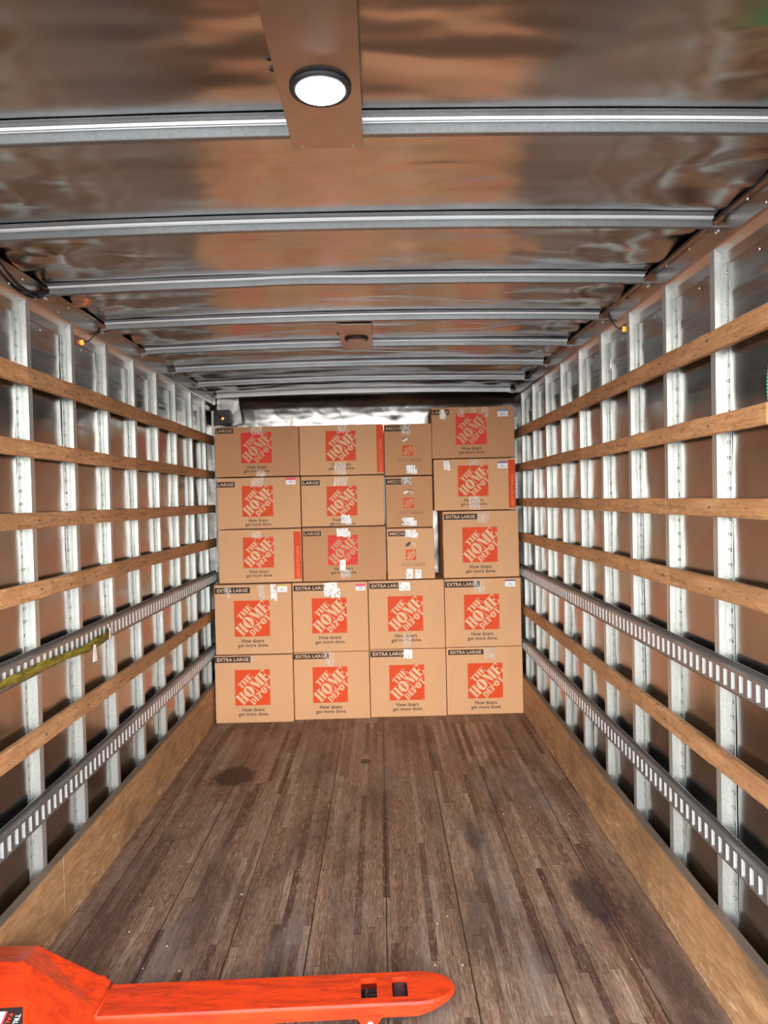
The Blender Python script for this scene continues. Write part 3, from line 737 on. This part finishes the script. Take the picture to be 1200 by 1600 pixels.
            def tp(b):
                g = 8; vs = [[b.verts.new((cx+(i/g-.5)*iw, e-.0022-.0012*abs(wob(i*.9+idx*7, j*.9, cx*30, 1)), min(cz+(j/g-.5)*ih+(.006*wob(i*2.1, idx, cz*9, 1) if j in (0,) else 0), h))) for j in range(g+1)] for i in range(g+1)]
                for i in range(g):
                    for j in range(g): b.faces.new([vs[i][j], vs[i+1][j], vs[i+1][j+1], vs[i][j+1]])
            on_box('packing_tape', tp, M['tape'], root, 'glossy clear packing tape', True)
    return root
for i, b in enumerate(BOX): build_box(i, *b)

# ------------------------------------------------------------------ pallet jack
jk = thing('pallet_jack', 'orange pallet jack with its fork lying across the floor near the camera', 'pallet jack', (.1113+(-.80-.1113)*1.0415, 2.243*1.0415, 1.7146*(1-1.0415)), None, .028); jk.scale = (1.0415,)*3   # local z of the floor is .0683
FW = .155
def fork(yc):
    bm = bmesh.new(); z1, z0 = .15, .105; hw = FW/2; L0, L1 = 0., 1.118
    # outline in plan: straight sides then a rounded nose
    nose = [(L1-.125+.125*math.sin(math.radians(a)), hw*math.cos(math.radians(a))) for a in range(0, 181, 12)]
    out = [(L0, hw)] + nose + [(L0, -hw)]
    holes = [(.817, .868), (.917, .966)]; hy = .046
    # top plate as quads around the two rectangular windows
    def face(pts, z, mi=0): bm.faces.new([bm.verts.new((x, yc+y, z)) for x, y in pts]).material_index = mi
    b = .006; iw = hw-b
    xs = [L0, holes[0][0], holes[0][1], holes[1][0], holes[1][1], L1-.125]
    for a, c in zip(xs, xs[1:]):
        n = max(1, int((c-a)/.15))
        if (a, c) in holes:
            face([(a, hy), (c, hy), (c, iw), (a, iw)], z1); face([(a, -iw), (c, -iw), (c, -hy), (a, -hy)], z1)
        else: face([(a, -iw), (c, -iw), (c, iw), (a, iw)], z1)
    ns = [(L1-.125+(.125-b)*math.sin(math.radians(a)), iw*math.cos(math.radians(a))) for a in range(0, 181, 12)]
    face(ns, z1)
    inner = [(L0, iw)] + ns + [(L0, -iw)]
    drop = lambda p: z0 if p[0] < L1-.14 else z0 + .030*min(1, (p[0]-(L1-.14))/.12)
    for (p, q, r, s_) in zip(inner, inner[1:], out, out[1:]):
        bm.faces.new([bm.verts.new((p[0], yc+p[1], z1)), bm.verts.new((q[0], yc+q[1], z1)), bm.verts.new((s_[0], yc+s_[1], z1-b)), bm.verts.new((r[0], yc+r[1], z1-b))])
        bm.faces.new([bm.verts.new((r[0], yc+r[1], z1-b)), bm.verts.new((s_[0], yc+s_[1], z1-b)), bm.verts.new((s_[0], yc+s_[1], drop(s_))), bm.verts.new((r[0], yc+r[1], drop(r)))])
    for a, c in holes:                               # window edges
        for (p, q) in (((a, hy), (c, hy)), ((c, hy), (c, -hy)), ((c, -hy), (a, -hy)), ((a, -hy), (a, hy))):
            bm.faces.new([bm.verts.new((x, yc+y, z)) for x, y, z in ((*p, z1), (*q, z1), (*q, z1-.018), (*p, z1-.018))])
    # bottom tip under the nose
    face([(x, y) for x, y in ns if x > L1-.13], z0+.032)
    bmesh.ops.remove_doubles(bm, verts=bm.verts, dist=.0003)
    f = obj('fork', bm, M['paint'], jk)
    # roller bracket with its pin
    for s in (-1, 1):
        bm = bmesh.new(); y = yc+s*(hw+.003)
        pts = [(.80, .118), (.886, .118), (.872, .100)] + [(.845+.021*math.cos(t), .0905+.021*math.sin(t)) for t in [math.radians(a) for a in (-10, -50, -90, -130, -170)]] + [(.815, .096)]
        prism(bm, pts, 'y', y-.003, y+.003); obj('roller_bracket', bm, M['paint'], f)
        bm = bmesh.new(); disc_stack(bm, (.845, y+s*.003, .0925), [(.011, 0), (.011, s*.004), (.008, s*.006)], 18, 'y'); obj('axle_pin', bm, M['steel'], f)
    bm = bmesh.new(); disc_stack(bm, (.94, yc, .1035), [(.012, -.042), (.033, -.042), (.033, .042), (.012, .042)], 24, 'y'); obj('load_roller', bm, M['wheel'], jk, False)
    bm = bmesh.new()
    tube(bm, [(.30, yc, .115), (.83, yc, .105), (.90, yc, .10)], .011, 8); bx(bm, .815, .90, yc-.040, yc-.030, .085, .118); bx(bm, .815, .90, yc+.030, yc+.040, .085, .118); bx(bm, .83, .84, yc-.03, yc+.03, .09, .128); bx(bm, .835, .868, yc-.004, yc+.004, .09, .128)
    obj('push_rod', bm, M['wheel'], jk)
fork(0); fork(-.52)
# sloping heel frame joining both forks, with the hub housing behind it
bm = bmesh.new(); V = lambda *p: bm.verts.new(p)
ys = [.085, -.043, -.26, -.477, -.605]
topx = [-.236, -.219, -.115, -.219, -.236]; topz = [.282, .312, .222, .312, .282]
bot = [(0.004, .149)]*5; back = -.345
rows = []
for y, tx, tz in zip(ys, topx, topz):
    zt = tz
    rows.append([V(back, y, .078), V(back, y, zt+.002), V(tx, y, zt), V(.004, y, .1505), V(.004, y, .076)])
for a, b in zip(rows, rows[1:]):
    for k in range(5): bm.faces.new([a[k], a[(k+1) % 5], b[(k+1) % 5], b[k]])
bm.faces.new(rows[0][::-1]); bm.faces.new(rows[-1])
bmesh.ops.bevel(bm, geom=[e for e in bm.edges if e.calc_face_angle(0) > .2], offset=.006, segments=3, affect='EDGES', profile=.5)
hf = obj('heel_frame', bm, M['paint'], jk)
bm = bmesh.new(); disc_stack(bm, (-.035, .092, .150), [(.016, -.01), (.016, .006), (.008, .010)], 16, 'y'); obj('frame_lug', bm, M['paint'], jk)
bm = bmesh.new(); tube(bm, [(.004, -FW/2, .152), (.006, 0, .1535), (.004, FW/2, .152)], .004, 8); obj('weld_bead', bm, M['paint'], jk, True)
# warning sticker on the housing, lettering turned a quarter
bm = bmesh.new()
def on_deck(u, v, lift):                             # u along -Y from the crease, v along +X from the housing back
    return (-.385+v, -.043-u, .312-.415*u+.0022*(1-v/.3)+lift)
def deck_quad(pts, lift, mi): bm.faces.new([bm.verts.new(on_deck(u, v, lift)) for u, v in pts]).material_index = mi
deck_quad([(.134, .043), (.130, .221), (.205, .254), (.205, .043)], .0015, 0)
deck_quad([(.141, .046), (.141, .178), (.205, .178), (.205, .046)], .0022, 1); deck_quad([(.141, .178), (.141, .184), (.205, .184), (.205, .178)], .0024, 2)
def deck_text(body, u0, u1, v0, v1, mi):
    Vt, F, x0, x1, y0, y1 = text_verts(body, .02); vs = []
    for x, y in Vt:
        a = (x-x0)/(x1-x0); b = (y-y0)/(y1-y0); vs.append(bm.verts.new(on_deck(u0+a*(u1-u0), v0+b*(v1-v0), .003)))
    for f in F:
        try: bm.faces.new([vs[i] for i in f]).material_index = mi
        except ValueError: pass
deck_text('PALLET', .148, .203, .190, .203, 3); deck_text('TRUCK', .150, .203, .211, .226, 4)
obj('warning_sticker', bm, [M['ink'], M['paper'], M['pink'], M['logo_or'], M['paper']], jk)['label'] = 'black and white warning sticker'
bm = bmesh.new(); disc_stack(bm, (-.29, -.26, .08), [(.052, 0), (.052, .30), (.04, .33), (.03, .44), (.028, .46)], 24); obj('pump', bm, M['paint'], jk)
bm = bmesh.new(); tube(bm, [(-.29, -.26, .42), (-.30, -.26, .9), (-.30, -.26, 1.05)], .016, 10); tube(bm, [(-.30, -.26, 1.05), (-.30, -.38, 1.12), (-.30, -.38, 1.2), (-.30, -.14, 1.2), (-.30, -.14, 1.12), (-.30, -.26, 1.05)], .012, 10)
obj('handle', bm, M['black'], jk)
for s in (-1, 1):
    bm = bmesh.new(); disc_stack(bm, (-.25, -.26+s*.085, .140), [(.015, -.025), (.0715, -.025), (.0715, .025), (.015, .025)], 28, 'y'); obj('steer_wheel', bm, M['wheel'], jk)

# ------------------------------------------------------------------ straps, wires, small things
st = thing('cargo_strap', 'dirty yellow cargo strap hooked in the upper track on the left wall', 'strap', (-1.205, 3.46, 1.09))
bm = bmesh.new(); ry = [(3.475, 1.094, .050), (3.40, 1.080, .050), (3.30, 1.084, .040), (3.20, 1.076, .038), (3.0, 1.086, .034), (2.8, 1.093, .034), (2.6, 1.096, .034), (2.4, 1.098, .036), (2.1, 1.098, .036), (1.8, 1.10, .036)]
f = []
for i, (y, z, hgt) in enumerate(ry):
    x = -1.214 - (-.006 if i in (2, 3) else 0); tl = .008*math.sin(i*2.1)
    f.append([bm.verts.new((x-(-1.205)+dx+tl*q, y-3.46, z-1.09+q*hgt/2)) for dx, q in ((.001, -1), (.0035, -1), (.0055, 0), (.0035, 1), (.001, 1))])
for a, b in zip(f, f[1:]):
    for k in range(5): bm.faces.new([a[k], a[(k+1) % 5], b[(k+1) % 5], b[k]])
bm.faces.new(f[0]); bm.faces.new(f[-1][::-1]); obj('webbing', bm, M['web'], st, True)
bm = bmesh.new(); bx(bm, -.012, 0, .004, .030, -.03, .03, 0, .003); obj('end_fitting', bm, M['steel'], st)
bm = bmesh.new(); prism(bm, [(-.225, -.085), (-.176, -.09), (-.190, -.012), (-.210, -.010)], 'x', .006, .008); o = obj('tag', bm, M['torn'], st); o['label'] = 'small white tag hanging from the strap'

rp = bmesh.new(); pts = []
for i in range(40):
    a = i/39; pts.append((1.208+.004*math.sin(a*9), 1.986+.014*math.sin(a*PI), 2.21-.40*a))
tube(rp, pts, .006, 8)
tag(obj('green_rope', rp, M['rope'], None, True), 'bright green braided rope hanging from the slat ends on the right wall', 'rope')

def marker(s, y, z, ytop, ztop, label):
    x = s*(XI-.004) if True else 0
    t = thing('marker_light', label, 'light', (s*(XW-.006), y, z), 'clearance lights of the truck')
    bm = bmesh.new(); disc_stack(bm, (0, 0, 0), [(.012, 0), (.012, -s*.006), (.008, -s*.009), (.001, -s*.010)], 16, 'x'); obj('lens', bm, M['amber'], t, True)
    bm = bmesh.new(); tube(bm, [(-s*.008, 0, .002), (-s*.030, .02, .012), (-s*.037, .05, .040), (-s*.036, ytop-y, ztop-z-.03), (-s*.030, ytop-y+.02, ztop-z)], .0028, 8); obj('wire', bm, M['black'], t, True)
marker(1, 3.352, 2.478, 3.46, 2.585, 'small amber light with a black wire under the right top rail')
marker(-1, 3.392, 2.478, 3.52, 2.585, 'small amber light with a black wire under the left top rail')

bm = bmesh.new()
for dz, dy, r in ((0, 0, .006), (-.012, .03, .006)):
    P = []
    for i in range(18):
        a = i/17; y = 2.35+.66*a; zz = 2.602 - (.055*math.sin(PI*min(1, max(0, (a-.33)/.62)))**1.0) + dz*math.sin(PI*a)
        P.append((-1.228, y+dy*math.sin(PI*a), zz))
    tube(bm, P, r*.8, 8)
tube(bm, [(-1.228, 2.88, 2.552), (-1.228, 2.90, 2.56)], .012, 8)
tag(obj('cable_bundle', bm, M['black'], None, True), 'sagging black cables below the ceiling on the left top rail', 'cable')
bm = bmesh.new(); P = [(1.226, 2.0+.25*i, 2.604-.004*(i % 2)) for i in range(16)]; tube(bm, P, .004, 6)
tag(obj('edge_cable', bm, M['black'], None, True), 'thin black cable along the ceiling edge on the right', 'cable')

# front left corner: dark cover plate with wire and amber lamp
cp = thing('corner_junction_box', 'dark junction box with an orange lamp in the front left corner above the boxes', 'junction box', (-1.175, 6.0, 2.417))
bm = bmesh.new(); bx(bm, -.065, .065, -.04, .04, -.060, .060, 0, .004); obj('cover', bm, M['darkplate'], cp)
bm = bmesh.new(); disc_stack(bm, (.004, -.04, -.012), [(.011, 0), (.011, -.005), (.001, -.009)], 14, 'y'); obj('lens', bm, M['amber'], cp)
bm = bmesh.new(); tube(bm, [(.004, -.048, -.012), (-.02, -.055, .01), (-.045, -.05, .02), (-.05, -.045, .09), (-.045, -.03, .15)], .004, 8); obj('wire', bm, M['black'], cp, True)
bm = bmesh.new(); prism(bm, [(-.06, .06), (-.06, .165), (.12, .165), (.15, -.05), (.07, -.062), (.068, .03), (.03, .055)], 'y', .045, .049); obj('bracket', bm, M['front'], cp)
for s, zt in ((-1, 2.46), (1, 2.36)):
    bm = bmesh.new(); bx(bm, *sorted((s*1.232, s*1.250)), 5.90, 5.903, .30, zt); bx(bm, *sorted((s*1.248, s*1.250)), 5.903, 5.93, .30, zt)
    for k in range(38):
        z = .35+.0508*k
        if z < zt-.02: dome(bm, (s*1.240, 5.90, z), (0, -1, 0), .004, 1)
    tag(obj('corner_post', bm, [M['galv'], M['seam'], M['black']]), 'galvanised corner post with rivet holes beside the boxes on the %s' % SIDE[s], 'post')

# crumbs on the floor
bm = bmesh.new(); rr = random.Random(3)
for x, y in [(-.62, 4.1), (-.75, 2.75), (-.80, 2.62), (-.66, 2.60), (-.93, 2.85), (.86, 4.8), (-.30, 3.3), (.40, 3.9), (.9, 3.9), (-.55, 2.5), (.35, 2.9), (1.0, 2.6), (-.2, 2.55), (.75, 3.2), (-1.0, 4.9)] + [(rr.uniform(-1.1, 1.1), rr.uniform(2.4, 5.4)) for _ in range(16)]:
    s = rr.uniform(.0014, .003); bx(bm, x-s, x+s, y-s*1.6, y+s*1.6, .0, s*.8)
lt = obj('wood_chips', bm, M['litter']); tag(lt, 'pale wood chips and crumbs scattered over the truck floor', 'debris'); lt['kind'] = 'stuff'

# yard outside the open door
bm = bmesh.new(); vs = [bm.verts.new(p) for p in ((-40, -60, -1.15), (40, -60, -1.15), (40, YB-.05, -1.15), (-40, YB-.05, -1.15))]; bm.faces.new(vs)
struct('ground', bm, M['yard'])
